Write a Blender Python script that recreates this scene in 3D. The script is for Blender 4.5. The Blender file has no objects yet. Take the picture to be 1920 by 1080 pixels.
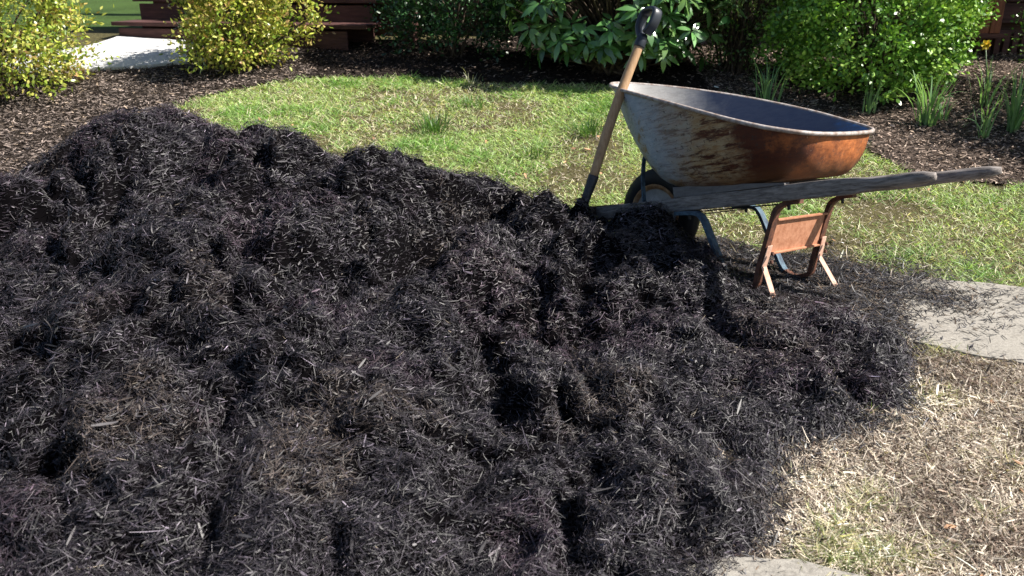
import bpy, bmesh, math, random
import numpy as np
from mathutils import Matrix, Vector
R = math.radians
rng = np.random.default_rng(7)
random.seed(7)
scn = bpy.context.scene
COL = scn.collection

# ------------------------------------------------------------------ camera, sky, sun, exposure
HC, PITCH, FPX = 1.2, 20.5, 1600.0
cam_d = bpy.data.cameras.new("camera")
cam_d.sensor_width = 36.0
cam_d.lens = FPX / 1920 * 36.0
cam_d.clip_start, cam_d.clip_end = 0.05, 500
cam_d.dof.use_dof = True
cam_d.dof.focus_distance = 3.0
cam_d.dof.aperture_fstop = 6.3
cam = bpy.data.objects.new("camera", cam_d)
cam.location = (0, 0, HC)
cam.rotation_euler = (R(90 - PITCH), 0, 0)
COL.objects.link(cam)
scn.camera = cam

SUN_EL, SUN_AZ = 46.0, -7.0            # azimuth from +X towards +Y
world = bpy.data.worlds.new("World")
scn.world = world
world.use_nodes = True
nt = world.node_tree
nt.nodes.clear()
sky = nt.nodes.new("ShaderNodeTexSky")
sky.sky_type = 'NISHITA'
sky.sun_disc = False
sky.sun_elevation = R(SUN_EL)
sky.sun_rotation = R(90 - SUN_AZ)
bg = nt.nodes.new("ShaderNodeBackground")
bg.inputs[1].default_value = 0.06
wo = nt.nodes.new("ShaderNodeOutputWorld")
nt.links.new(sky.outputs[0], bg.inputs[0])
nt.links.new(bg.outputs[0], wo.inputs[0])
sd = bpy.data.lights.new("sun", 'SUN')
sd.energy = 5.0
sd.angle = R(0.5)
sd.color = (1.0, 0.95, 0.87)
sun = bpy.data.objects.new("sun", sd)
sdir = Vector((math.cos(R(SUN_EL)) * math.cos(R(SUN_AZ)), math.cos(R(SUN_EL)) * math.sin(R(SUN_AZ)), math.sin(R(SUN_EL))))
sun.rotation_euler = sdir.to_track_quat('Z', 'Y').to_euler()
sun.location = (8, 2, 8)
COL.objects.link(sun)
scn.view_settings.view_transform = 'Standard'
scn.view_settings.look = 'None'
scn.view_settings.exposure = 1.05
scn.view_settings.gamma = 1.0

# ------------------------------------------------------------------ layout helpers
SP, CP = math.sin(R(PITCH)), math.cos(R(PITCH))
def ray(px, py):
    r, u = (px - 960) / FPX, -(py - 540) / FPX
    return np.array([r, CP + SP * u, -SP + CP * u])
def softp(x, k=0.25):
    return k * np.logaddexp(0, x / k)
def h2(ix, iy, s):
    v = (ix.astype(np.int64) * 374761393 + iy.astype(np.int64) * 668265263 + s * 974634777) & 0xffffffff
    v = ((v ^ (v >> 13)) * 1274126177) & 0xffffffff
    v = (v ^ (v >> 16)) & 0xffffffff
    return v / 4294967295.0
def vn(x, y, s=0):
    x, y = np.asarray(x, float), np.asarray(y, float)
    ix, iy = np.floor(x), np.floor(y)
    fx, fy = x - ix, y - iy
    fx, fy = fx * fx * fx * (fx * (fx * 6 - 15) + 10), fy * fy * fy * (fy * (fy * 6 - 15) + 10)
    a, b, c, d = h2(ix, iy, s), h2(ix + 1, iy, s), h2(ix, iy + 1, s), h2(ix + 1, iy + 1, s)
    return ((a * (1 - fx) + b * fx) * (1 - fy) + (c * (1 - fx) + d * fx) * fy) * 2 - 1
def fbm(x, y, s=0, o=3):
    t, a, n = 0, 1, 0
    for k in range(o):
        t = t + a * vn(x * 2 ** k + 3.7 * k, y * 2 ** k - 1.3 * k, s + k); n += a; a *= .5
    return t / n
def G(X, Y):
    X, Y = np.asarray(X, float), np.asarray(Y, float)
    return 0.17 * (softp(Y - 3.7) - softp(Y - 7.7)) + 0.012 * (softp(Y - 7.7)) + 0.012 * fbm(X * 1.3, Y * 1.3, 5)
def gp(px, py, dz=0.0):
    d = ray(px, py); s = 1.0
    lo, hi = 0.5, 60.0
    for _ in range(50):
        m = (lo + hi) / 2
        p = np.array([0, 0, HC]) + d * m
        if p[2] - G(p[0], p[1]) - dz > 0: lo = m
        else: hi = m
    return np.array([0, 0, HC]) + d * lo
def at(px, py, Y):
    d = ray(px, py)
    return np.array([0, 0, HC]) + d * (Y / d[1])
def poly(pts): return [tuple(gp(*p)[:2]) for p in pts]
def inside(X, Y, P):
    X, Y = np.asarray(X), np.asarray(Y)
    r = np.zeros(X.shape, bool)
    n = len(P)
    for i in range(n):
        x1, y1 = P[i]; x2, y2 = P[(i + 1) % n]
        c = ((y1 > Y) != (y2 > Y)) & (X < (x2 - x1) * (Y - y1) / (y2 - y1 + 1e-12) + x1)
        r ^= c
    return r
def unit(v): return v / (np.linalg.norm(v, axis=-1, keepdims=True) + 1e-12)

# ------------------------------------------------------------------ object helpers
def tag(o, label=None, cat=None, group=None, kind=None):
    if label: o["label"] = label
    if cat: o["category"] = cat
    if group: o["group"] = group
    if kind: o["kind"] = kind
    return o
def thing(name, loc, label, cat, group=None, rz=0):
    o = bpy.data.objects.new(name, None)
    o.empty_display_size = 0.1
    COL.objects.link(o)
    o.location = tuple(loc); o.rotation_euler = (0, 0, rz)
    return tag(o, label, cat, group)
def link(name, me, mats, parent=None):
    for m in (mats if isinstance(mats, (list, tuple)) else [mats]): me.materials.append(m)
    o = bpy.data.objects.new(name, me)
    COL.objects.link(o)
    if parent is not None: o.parent = parent
    return o
def npmesh(name, V, F, mats, cols=None, parent=None, smooth=False, midx=None):
    V = np.asarray(V, np.float32); F = np.asarray(F, np.int32)
    k = F.shape[1]
    me = bpy.data.meshes.new(name)
    me.vertices.add(len(V)); me.vertices.foreach_set("co", V.ravel())
    me.loops.add(F.size); me.loops.foreach_set("vertex_index", F.ravel())
    me.polygons.add(len(F))
    me.polygons.foreach_set("loop_start", np.arange(0, F.size, k, dtype=np.int32))
    if smooth: me.polygons.foreach_set("use_smooth", np.ones(len(F), bool))
    if cols is not None:
        a = me.attributes.new("Col", 'FLOAT_COLOR', 'POINT')
        c = np.ones((len(V), 4), np.float32); c[:, :3] = np.clip(cols, 0, 1)
        a.data.foreach_set("color", c.ravel())
    o = link(name, me, mats, parent)
    if midx is not None: me.polygons.foreach_set("material_index", np.asarray(midx, np.int32))
    me.update(calc_edges=True)
    me.validate()
    return o
def bmobj(name, bm, mats, parent=None, smooth=False):
    bmesh.ops.recalc_face_normals(bm, faces=bm.faces[:])
    me = bpy.data.meshes.new(name)
    if smooth:
        for f in bm.faces: f.smooth = True
    bm.to_mesh(me); bm.free()
    return link(name, me, mats, parent)
def box(bm, c, s, rot=None, bev=0.0):
    M = Matrix.Translation(c) @ (rot.to_4x4() if rot is not None else Matrix.Identity(4)) @ Matrix.Diagonal((s[0], s[1], s[2], 1))
    r = bmesh.ops.create_cube(bm, size=1, matrix=M)
    if bev > 0:
        es = list({e for v in r['verts'] for e in v.link_edges})
        bmesh.ops.bevel(bm, geom=es, offset=bev, segments=2, affect='EDGES', profile=.6)
def sweep(bm, pts, prof, up=(0, 1, 0), closed=False, scales=None, cap=True):
    """pts path; prof list of (a,b) in frame (n = up x t, up-ish)"""
    pts = [Vector(p) for p in pts]; n = len(pts); up = Vector(up); rings = []
    for i, p in enumerate(pts):
        a = pts[(i - 1) % n] if (closed or i > 0) else p
        b = pts[(i + 1) % n] if (closed or i < n - 1) else p
        t = (b - a).normalized()
        u = (up - t * up.dot(t)).normalized()
        w = t.cross(u)
        pr = prof(i) if callable(prof) else prof
        s = scales[i] if scales else 1
        rings.append([bm.verts.new(p + w * (x * s) + u * (y * s)) for x, y in pr])
    m = len(rings[0])
    for i in range(n if closed else n - 1):
        A, B = rings[i], rings[(i + 1) % n]
        for j in range(m):
            bm.faces.new((A[j], A[(j + 1) % m], B[(j + 1) % m], B[j]))
    if cap and not closed:
        bm.faces.new(rings[0]); bm.faces.new(rings[-1])
def circ(r, n=10): return [(r * math.cos(2 * math.pi * i / n), r * math.sin(2 * math.pi * i / n)) for i in range(n)]
def rect(w, h): return [(-w / 2, -h / 2), (w / 2, -h / 2), (w / 2, h / 2), (-w / 2, h / 2)]
def sup(a, b, e, n=24):
    o = []
    for i in range(n):
        t = 2 * math.pi * i / n; c, s = math.cos(t), math.sin(t)
        o.append((a * math.copysign(abs(c) ** (2 / e), c), b * math.copysign(abs(s) ** (2 / e), s)))
    return o
def smoothpath(pts, n=6):
    P = [np.array(p, float) for p in pts]; P = [2 * P[0] - P[1]] + P + [2 * P[-1] - P[-2]]; out = []
    for i in range(1, len(P) - 2):
        for k in range(n):
            t = k / n; a, b, c, d = P[i - 1], P[i], P[i + 1], P[i + 2]
            out.append(.5 * ((2 * b) + (-a + c) * t + (2 * a - 5 * b + 4 * c - d) * t * t + (-a + 3 * b - 3 * c + d) * t ** 3))
    out.append(P[-2]); return out

# vectorised ribbons: strands, blades, leaves
def ribbons(pos, d, nrm, L, W, bend, cols, prof=(1, 1, .5), tipcol=None, fold=0.0):
    N = len(pos); K = len(prof)
    d = unit(d); side = unit(np.cross(d, nrm)); up = np.cross(side, d)
    V = np.zeros((N, K, 2, 3), np.float32)
    for k in range(K):
        t = k / (K - 1)
        c = pos + d * (L * t)[:, None] + up * (bend * L * t * t)[:, None]
        w = side * (W * .5 * prof[k])[:, None]
        V[:, k, 0] = c - w; V[:, k, 1] = c + w
    V = V.reshape(-1, 3)
    base = (np.arange(N) * K * 2)[:, None]
    F = []
    for k in range(K - 1):
        F.append(base + np.array([2 * k, 2 * k + 1, 2 * k + 3, 2 * k + 2]))
    F = np.stack(F, 1).reshape(-1, 4)
    C = np.repeat(cols[:, None, :], K * 2, axis=1)
    if tipcol is not None:
        tt = (np.arange(K) / (K - 1)).repeat(2)[None, :, None]
        C = C * (1 - tt) + tipcol[:, None, :] * tt
    return V, F, C.reshape(-1, 3)
def join(parts):
    V, F, C, n = [], [], [], 0
    for v, f, c in parts:
        V.append(v); F.append(f + n); C.append(c); n += len(v)
    return np.concatenate(V), np.concatenate(F), np.concatenate(C)
def randdir(N, up=0.0):
    v = rng.normal(size=(N, 3)); v[:, 2] = v[:, 2] + up
    return unit(v)

# ------------------------------------------------------------------ materials
def mat(name, base=(0.5, .5, .5), rough=.6, spec=.5, metal=0.0):
    m = bpy.data.materials.new(name); m.use_nodes = True
    b = m.node_tree.nodes["Principled BSDF"]
    b.inputs["Base Color"].default_value = (*base, 1); b.inputs["Roughness"].default_value = rough
    b.inputs["Specular IOR Level"].default_value = spec; b.inputs["Metallic"].default_value = metal
    return m, m.node_tree, b
def attr_mat(name, rough=.6, spec=.4, trans=0.0, tcol=1.3, noise=0.0, nscale=40):
    m, t, b = mat(name, rough=rough, spec=spec)
    a = t.nodes.new("ShaderNodeAttribute"); a.attribute_name = "Col"
    src = a.outputs["Color"]
    if noise > 0:
        src = mul_noise(t, src, nscale, 1 - noise, 1 + noise)
    t.links.new(src, b.inputs["Base Color"])
    if trans > 0:
        tr = t.nodes.new("ShaderNodeBsdfTranslucent")
        mx = t.nodes.new("ShaderNodeMixShader"); mx.inputs[0].default_value = trans
        vm = t.nodes.new("ShaderNodeVectorMath"); vm.operation = 'MULTIPLY'; vm.inputs[1].default_value = (tcol, tcol * 1.05, tcol * .5)
        t.links.new(src, vm.inputs[0]); t.links.new(vm.outputs[0], tr.inputs[0])
        t.links.new(b.outputs[0], mx.inputs[1]); t.links.new(tr.outputs[0], mx.inputs[2])
        t.links.new(mx.outputs[0], t.nodes["Material Output"].inputs[0])
    return m
def nz(t, scale, detail=4, rough=.55, vec=None, dist=0):
    n = t.nodes.new("ShaderNodeTexNoise"); n.inputs["Scale"].default_value = scale; n.inputs["Detail"].default_value = detail
    n.inputs["Roughness"].default_value = rough; n.inputs["Distortion"].default_value = dist
    if vec is None:
        tc = t.nodes.new("ShaderNodeTexCoord"); vec = tc.outputs["Object"]
    t.links.new(vec, n.inputs["Vector"]); return n.outputs[0]
def mapped(t, scale, loc=(0, 0, 0)):
    tc = t.nodes.new("ShaderNodeTexCoord"); mp = t.nodes.new("ShaderNodeMapping"); mp.inputs["Scale"].default_value = scale; mp.inputs["Location"].default_value = loc
    t.links.new(tc.outputs["Object"], mp.inputs[0]); return mp.outputs[0]
def rng_(t, v, a, b, c=0, d=1):
    n = t.nodes.new("ShaderNodeMapRange"); n.inputs[1].default_value = a; n.inputs[2].default_value = b; n.inputs[3].default_value = c; n.inputs[4].default_value = d
    t.links.new(v, n.inputs[0]); return n.outputs[0]
def mixc(t, f, a, b, mode='MIX'):
    n = t.nodes.new("ShaderNodeMix"); n.data_type = 'RGBA'; n.blend_type = mode
    if isinstance(f, float): n.inputs[0].default_value = f
    else: t.links.new(f, n.inputs[0])
    for k, s in ((6, a), (7, b)):
        if isinstance(s, tuple): n.inputs[k].default_value = (*s, 1)
        else: t.links.new(s, n.inputs[k])
    return n.outputs[2]
def mul_noise(t, src, sc, lo, hi):
    f = rng_(t, nz(t, sc), .3, .7, lo, hi)
    vm = t.nodes.new("ShaderNodeVectorMath"); vm.operation = 'SCALE'
    t.links.new(src, vm.inputs[0]); t.links.new(f, vm.inputs[3]); return vm.outputs[0]
def bump(t, b, h, s, d=.01):
    n = t.nodes.new("ShaderNodeBump"); n.inputs["Strength"].default_value = s; n.inputs["Distance"].default_value = d
    t.links.new(h, n.inputs["Height"]); t.links.new(n.outputs[0], b.inputs["Normal"])

M_strand = attr_mat("shredded_bark", .5, .45)
M_grass = attr_mat("grass_blade", .45, .4, trans=.35)
M_straw = attr_mat("dry_straw", .75, .2, trans=.15, tcol=1.0)
M_chip = attr_mat("bark_chip", .8, .2)
M_leaf = attr_mat("leaf", .35, .5, trans=.25)
M_gloss = attr_mat("glossy_leaf", .36, .5, trans=.15)
M_twig, t, b = mat("twig_bark", (.07, .05, .035), .85, .2)
t.links.new(mixc(t, rng_(t, nz(t, 30), .35, .65), (.035, .025, .018), (.12, .09, .065)), b.inputs["Base Color"])

M_ground = attr_mat("ground_soil", .95, .1, noise=.35, nscale=35)
t = M_ground.node_tree; bump(t, t.nodes["Principled BSDF"], nz(t, 60, 6), .8, .02)
M_under = mat("mulch_core", (.004, .0035, .004), 1.0, .0)[0]

M_conc, t, b = mat("concrete", rough=.9, spec=.15)
n1 = rng_(t, nz(t, 5, 6, .6), .35, .68); n2 = rng_(t, nz(t, 90, 4, .7), .3, .7)
c = mixc(t, n1, (.29, .268, .235), (.18, .165, .145)); c = mixc(t, n2, c, (.36, .335, .295)); c = mixc(t, rng_(t, nz(t, 28, 5, .7), .60, .70), c, (.15, .14, .13)); t.links.new(c, b.inputs["Base Color"])
bump(t, b, nz(t, 110, 6, .7), .5, .006)
M_concw, t, b = mat("pale_concrete", rough=.9, spec=.15)
t.links.new(mixc(t, rng_(t, nz(t, 8, 6, .6), .35, .65), (.62, .61, .6), (.48, .475, .47)), b.inputs["Base Color"]); bump(t, b, nz(t, 90), .3, .004)

M_wallwood, t, b = mat("dark_stained_wood", rough=.75, spec=.25)
t.links.new(mixc(t, rng_(t, nz(t, 6, 5, .6, mapped(t, (1, 1, 8))), .3, .7), (.05, .024, .022), (.12, .055, .048)), b.inputs["Base Color"]); bump(t, b, nz(t, 20, 5, .6, mapped(t, (1, 1, 6))), .3, .004)
M_post, t, b = mat("red_brown_board", rough=.6, spec=.3)
t.links.new(mixc(t, rng_(t, nz(t, 14, 5, .6, mapped(t, (5, 5, 1))), .3, .7), (.14, .045, .025), (.28, .10, .05)), b.inputs["Base Color"])

# tub paint and rust
def tubmat(name, inner):
    m, t, b = mat(name, rough=.55, spec=.4)
    tc = t.nodes.new("ShaderNodeTexCoord"); sep = t.nodes.new("ShaderNodeSeparateXYZ"); t.links.new(tc.outputs["Object"], sep.inputs[0])
    st = nz(t, 9, 10, .75, mapped(t, (.9, .9, 7.0)), .2)
    st2 = nz(t, 42, 9, .8, mapped(t, (.5, .5, 2.2), (3, 1, 2)), .3)
    bl = nz(t, 5, 10, .72)
    ma = t.nodes.new("ShaderNodeMath"); ma.operation = 'MULTIPLY_ADD'; ma.inputs[1].default_value = .55
    t.links.new(bl, ma.inputs[0]); t.links.new(sep.outputs[0], ma.inputs[2]); xj = ma.outputs[0]
    if not inner:
        blue = mixc(t, rng_(t, st2, .4, .62), (.27, .35, .45), (.46, .51, .57))
        blue = mixc(t, rng_(t, bl, .56, .60), blue, (.27, .20, .13))
        tan = mixc(t, rng_(t, st2, .38, .6), (.44, .36, .23), (.32, .18, .075))
        c = mixc(t, rng_(t, xj, .66, .98), blue, tan)
        rust = mixc(t, rng_(t, st2, .35, .7), (.045, .013, .009), (.12, .032, .012))
        c = mixc(t, rng_(t, st, .50, .60), c, rust) if False else c
        sm = t.nodes.new("ShaderNodeMath"); sm.operation = 'MULTIPLY'
        t.links.new(rng_(t, st, .50, .57), sm.inputs[0]); t.links.new(rng_(t, xj, .62, 1.0), sm.inputs[1])
        c = mixc(t, sm.outputs[0], c, rust)
        c = mixc(t, rng_(t, xj, 1.07, 1.20), c, rust)
        orange = mixc(t, rng_(t, st2, .35, .7), (.40, .11, .025), (.58, .20, .06))
        c = mixc(t, rng_(t, xj, 1.30, 1.42), c, orange)
        spk = nz(t, 70, 6, .7, mapped(t, (1, 1, 1), (5, 2, 1)))
        c = mixc(t, rng_(t, spk, .60, .64, 0, .85), c, (.05, .035, .03))
        chipf = nz(t, 33, 8, .75, mapped(t, (1, 1, .6), (1, 7, 1)))
        c = mixc(t, rng_(t, chipf, .655, .675, 0, .8), c, (.42, .30, .22))
        # rust where the metal is worn: near the floor and below the lip
        c = mixc(t, rng_(t, sep.outputs[2], .11, .05, 0, .75), c, (.16, .07, .028))
    else:
        c = mixc(t, rng_(t, st2, .38, .65), (.05, .065, .115), (.09, .105, .15))
        c = mixc(t, rng_(t, xj, 1.14, 1.3), c, mixc(t, rng_(t, st2, .4, .6), (.06, .20, .44), (.07, .12, .20)))
        c = mixc(t, rng_(t, xj, .72, .52), c, mixc(t, rng_(t, st2, .4, .6), (.28, .27, .26), (.36, .35, .34)))  # light grey nose end: its sunlit look is painted into the lining
    t.links.new(c, b.inputs["Base Color"])
    t.links.new(rng_(t, st2, .3, .7, .42, .75), b.inputs["Roughness"])
    bump(t, b, st2, .35, .003)
    return m
M_tub, M_tubin = tubmat("weathered_tub_paint", False), tubmat("tub_lining", True)
def rusty(name, a, bb, rough=.65):
    m, t, b = mat(name, rough=rough, spec=.35)
    t.links.new(mixc(t, rng_(t, nz(t, 40, 6, .65), .38, .62), a, bb), b.inputs["Base Color"]); bump(t, b, nz(t, 120, 5), .4, .002); return m
M_rim = rusty("worn_rim_steel", (.22, .16, .13), (.42, .38, .36), .5)
M_rust = rusty("orange_rust", (.33, .14, .075), (.46, .22, .13))
M_rustd = rusty("dark_rust", (.06, .028, .02), (.15, .06, .035))
M_rustl = rusty("pale_rust", (.48, .27, .19), (.60, .40, .31))
M_bluest = rusty("chipped_blue_steel", (.035, .055, .085), (.09, .15, .20))
M_black = rusty("black_steel", (.012, .012, .014), (.03, .028, .028), .5)
M_hub = rusty("off_white_wheel_rim", (.36, .33, .30), (.45, .43, .41), .5)
M_hubr = rusty("rusty_rim_edge", (.25, .12, .05), (.42, .25, .13), .6)
M_tyre, t, b = mat("black_rubber", (.012, .012, .014), .65, .35)
def wood(name, lo, hi, sc=(2, 40, 40), rough=.8, bstr=.6):
    m, t, b = mat(name, rough=rough, spec=.25)
    g = nz(t, 3, 8, .7, mapped(t, sc), .4); k = nz(t, 12, 4, .6)
    c = mixc(t, rng_(t, g, .35, .65), lo, hi)
    c = mixc(t, rng_(t, k, .55, .75, 0, .5), c, tuple(x * .45 for x in lo))
    t.links.new(c, b.inputs["Base Color"]); bump(t, b, g, bstr, .004); return m
M_grey = wood("weathered_grey_wood", (.10, .085, .078), (.33, .295, .275))
M_block = wood("grey_spacer_wood", (.13, .12, .12), (.20, .19, .19))
M_shaft = wood("oiled_ash_shaft", (.34, .20, .105), (.50, .33, .19), (30, 30, 1.5), .5, .15)
M_plastic, t, b = mat("dark_grip_plastic", (.022, .026, .034), .38, .5)
M_socket = rusty("blackened_socket_steel", (.02, .02, .024), (.05, .047, .05), .45)

# ------------------------------------------------------------------ zones on the ground
far_edge = [(330, 205), (372, 186), (440, 168), (500, 158), (580, 147), (760, 146), (900, 153), (1040, 158), (1160, 164), (1300, 175), (1450, 200), (1600, 240),
            (1622, 282), (1660, 305), (1730, 335), (1830, 348), (1960, 356), (2300, 372)]
P_lawn = poly(far_edge + [(2500, 1500), (-600, 1500), (60, 420), (230, 300), (420, 240)])
near_line = [(1300, 470), (1500, 520), (1680, 528), (1800, 542), (1960, 556), (2400, 580)]
P_dry = poly([(1350, 560), (1700, 540), (2400, 600), (3200, 1600), (-600, 1600), (900, 700)])
P_slab = poly([(1500, 560), (1640, 528), (1700, 524), (1800, 534), (1930, 548), (2300, 590), (2300, 745), (1920, 688), (1800, 668), (1715, 650), (1560, 640)])
P_slab2 = poly([(1200, 1066), (1400, 1058), (1500, 1062), (1580, 1082), (1700, 1125), (1500, 1300), (1100, 1300)])
P_path = poly([(222, 74), (350, 82), (352, 121), (280, 130), (200, 134), (110, 139), (0, 147), (-80, 150), (-60, 128), (60, 110), (170, 92)])

P_spill = poly([(1270, 436), (1340, 446), (1400, 458), (1470, 478), (1540, 486), (1600, 498), (1660, 508), (1725, 528), (1740, 560), (1690, 610), (1600, 640), (1400, 640), (1270, 520)])
def in_spill(X, Y):
    return inside(X + .06 * vn(X * 7, Y * 7, 140) + .03 * vn(X * 19, Y * 19, 141), Y + .06 * vn(X * 7, Y * 7, 142) + .03 * vn(X * 19, Y * 19, 143), P_spill)
# ground sheet
def axis(a, b, st, far):
    c = np.arange(a, b + 1e-6, st)
    l = a - np.geomspace(st, far, 18)[::-1]; r = b + np.geomspace(st, far, 18)
    return np.concatenate([l, c, r])
def grid(xs, ys, zf):
    X, Y = np.meshgrid(xs, ys); Z = zf(X, Y); nx = len(xs)
    V = np.stack([X, Y, Z], -1).reshape(-1, 3)
    i = np.arange(len(ys) - 1)[:, None] * nx + np.arange(nx - 1)[None, :]
    F = np.stack([i, i + 1, i + 1 + nx, i + nx], -1).reshape(-1, 4)
    return V, F
V, F = grid(axis(-5, 5, .06, 120), axis(.5, 9, .06, 200), G)
X, Y = V[:, 0], V[:, 1]
col = np.tile(np.array([.085, .075, .035]), (len(V), 1))
pn = fbm(X * 3, Y * 3, 11)[:, None]
col = col * (1 + .3 * pn)
farl = (Y > 8.2)
col[farl] = np.array([.05, .085, .022]) * (1 + .35 * pn[farl])
dry = inside(X, Y, P_dry)
col[dry] = np.array([.13, .105, .08]) * (1 + .35 * pn[dry])
col[in_spill(X, Y)] = (.018, .016, .015)
tag(npmesh("ground", V, F, M_ground, col, smooth=True), "grassy yard soil rising gently towards the house", "ground", kind="structure")

def bed(name, P, base, amp, lab, lift=.008):
    P = np.array(P); xs = np.arange(P[:, 0].min(), P[:, 0].max(), .03); ys = np.arange(P[:, 1].min(), P[:, 1].max(), .03)
    V, F = grid(xs, ys, lambda X, Y: G(X, Y) + lift + .006 * fbm(X * 9, Y * 9, 31))
    c = V[F].mean(1)
    F = F[inside(c[:, 0] + .03 * vn(c[:, 0] * 8, c[:, 1] * 8, 3), c[:, 1] + .04 * vn(c[:, 0] * 8, c[:, 1] * 8, 4), P)]
    used = np.unique(F); mp = np.zeros(len(V), int); mp[used] = np.arange(len(used)); V = V[used]; F = mp[F]
    col = np.array(base) * np.where((V[:, 0] < gp(1330, 165)[0]) & (base[0] < .10), .35, 1.0)[:, None] * (1 + amp * fbm(V[:, 0] * 4, V[:, 1] * 4, 12))[:, None]  # ground painted darker on the left: black mulch, with shrub shade in the colour
    return tag(npmesh(name, V, F, M_ground, col, smooth=True), lab, "planting bed", kind="structure")
B_left = poly([(-700, 520), (-500, 200), (-200, 150), (0, 110), (200, 95), (352, 86), (560, 86), (590, 146), (500, 158), (440, 168), (372, 186), (330, 205), (420, 240), (230, 300), (60, 420), (-200, 560)])
P_bl = B_left
B_far = poly([(560, 88), (760, 78), (1000, 70), (1400, 70), (2000, 72), (2500, 80), (2500, 392), (2300, 370), (1960, 354), (1830, 346), (1730, 333), (1660, 303), (1622, 281), (1600, 240),
              (1450, 200), (1300, 175), (1160, 164), (1040, 158), (900, 153), (760, 146), (580, 147)])
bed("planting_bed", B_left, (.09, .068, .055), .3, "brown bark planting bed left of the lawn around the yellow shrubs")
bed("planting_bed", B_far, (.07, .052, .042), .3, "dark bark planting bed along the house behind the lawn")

def slab(name, P, m, lab, top=.025, n=40):
    P = np.array(P); 
    Q = []
    for i in range(len(P)):
        a, b_ = P[i], P[(i + 1) % len(P)]
        L_ = max(2, int(np.linalg.norm(b_ - a) / .04))
        for k in range(L_):
            q_ = a + (b_ - a) * k / L_; Q.append(q_ + .014 * np.array([vn(q_[0] * 9, q_[1] * 9, 77), vn(q_[0] * 9, q_[1] * 9, 78)]))
    bm = bmesh.new()
    xs = np.arange(P[:, 0].min(), P[:, 0].max(), .05)
    vt = [bm.verts.new((q[0], q[1], float(G(q[0], q[1])) + top)) for q in Q]
    vb = [bm.verts.new((q[0], q[1], float(G(q[0], q[1])) - .08)) for q in Q]
    f = bm.faces.new(vt)
    for i in range(len(vt)):
        bm.faces.new((vt[i], vt[(i + 1) % len(vt)], vb[(i + 1) % len(vt)], vb[i]))
    bmesh.ops.triangulate(bm, faces=[f])
    return tag(bmobj(name, bm, m), lab, "path", kind="structure")
slab("walkway", P_slab, M_conc, "worn grey concrete walkway slab right of the mulch heap", .018)
slab("walkway", P_slab2, M_conc, "corner of grey concrete at the bottom edge of the photo", .018)
slab("path", P_path, M_concw, "pale concrete path leading to the porch steps", .03)

# ------------------------------------------------------------------ mulch pile surface
ctrl = [ # px, py, Y on the visible surface
 (-300, 490, 3.1), (0, 400, 3.4), (60, 355, 3.5), (110, 310, 3.6), (160, 250, 3.7), (205, 212, 3.75), (265, 220, 3.75), (330, 205, 3.75), (400, 238, 3.7), (430, 256, 3.65), (520, 258, 3.62), (600, 272, 3.62), (680, 302, 3.6), (800, 322, 3.6), (900, 358, 3.55),
 (1000, 398, 3.5), (1080, 415, 3.42), (1180, 428, 3.38), (1245, 424, 3.34), (1295, 448, 3.22), (1345, 488, 3.1), (1400, 532, 2.95), (1445, 575, 2.82), (1540, 572, 2.86), (1620, 606, 2.68),
 (1500, 650, 2.5), (1600, 700, 2.32), (1250, 620, 2.6), (1300, 780, 2.08), (1100, 560, 2.75), (1120, 700, 2.25), (960, 560, 2.65), (960, 800, 1.88), (1150, 950, 1.6), (1300, 960, 1.6),
 (900, 440, 3.1), (700, 400, 3.15), (500, 350, 3.15), (330, 310, 3.3), (330, 420, 2.75), (150, 380, 3.05), (330, 560, 2.25), (0, 480, 2.75), (0, 640, 2.15), (0, 800, 1.75), (0, 1000, 1.36),
 (640, 520, 2.6), (600, 680, 2.05), (330, 760, 1.78), (640, 860, 1.68), (330, 980, 1.38), (640, 1040, 1.35), (960, 1000, 1.45), (1200, 1070, 1.38), (-300, 700, 2.1), (-300, 1000, 1.5)]
edge = [(1700, 560), (1700, 640), (1712, 720), (1690, 790), (1640, 815), (1560, 832), (1490, 842), (1452, 880), (1440, 940), (1445, 1000), (1420, 1060), (1380, 1130)]
CP_, CZ = [], []
for p in ctrl:
    q = at(*p); CP_.append(q[:2]); CZ.append(q[2])
ep = [gp(*e) for e in edge]
for e in ep:
    CP_.append(e[:2]); CZ.append(e[2] - .0)
    cx, cy = -.3, 2.3
    o = unit(np.array([e[0] - cx, e[1] - cy])) * .25
    CP_.append(e[:2] + o); CZ.append(-.10)
# back side, behind the ridge line
for (px, py, Yr) in ctrl[1:18]:
    q = at(px, py, Yr); zr = q[2]
    CP_.append(np.array([q[0], q[1] + .22])); CZ.append(zr - .12)
    yb = q[1] + .25 + max(zr, .1) * 1.1
    CP_.append(np.array([q[0], yb])); CZ.append(float(G(q[0], yb)) - .04)
for x, y, z in [(-3.2, 3, .05), (-3.6, 2, .0), (-3.3, 1, 0), (-2, .5, .05), (0, .4, .05), (1, .6, -.05), (-1, .2, 0), (1.9, 3.2, -.15), (2.2, 2, -.2), (1.2, 3.35, -.06), (1.15, 3.2, -.015), (1.32, 3.08, -.01), (1.05, 3.1, .02), (.75, 3.75, -.05), (-3.0, 4.2, .02), (.9, 3.3, -.02)]:
    CP_.append(np.array([x, y])); CZ.append(z)
CP_ = np.array(CP_); CZ = np.array(CZ)
def tps(r2): return .5 * r2 * np.log(r2 + 1e-9)
n = len(CP_)
D = ((CP_[:, None] - CP_[None]) ** 2).sum(-1)
A = np.zeros((n + 3, n + 3)); A[:n, :n] = tps(D) + np.eye(n) * .004; A[:n, n] = 1; A[:n, n + 1:] = CP_; A[n, :n] = 1; A[n + 1:, :n] = CP_.T
sol = np.linalg.solve(A, np.concatenate([CZ, [0, 0, 0]]))
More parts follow.
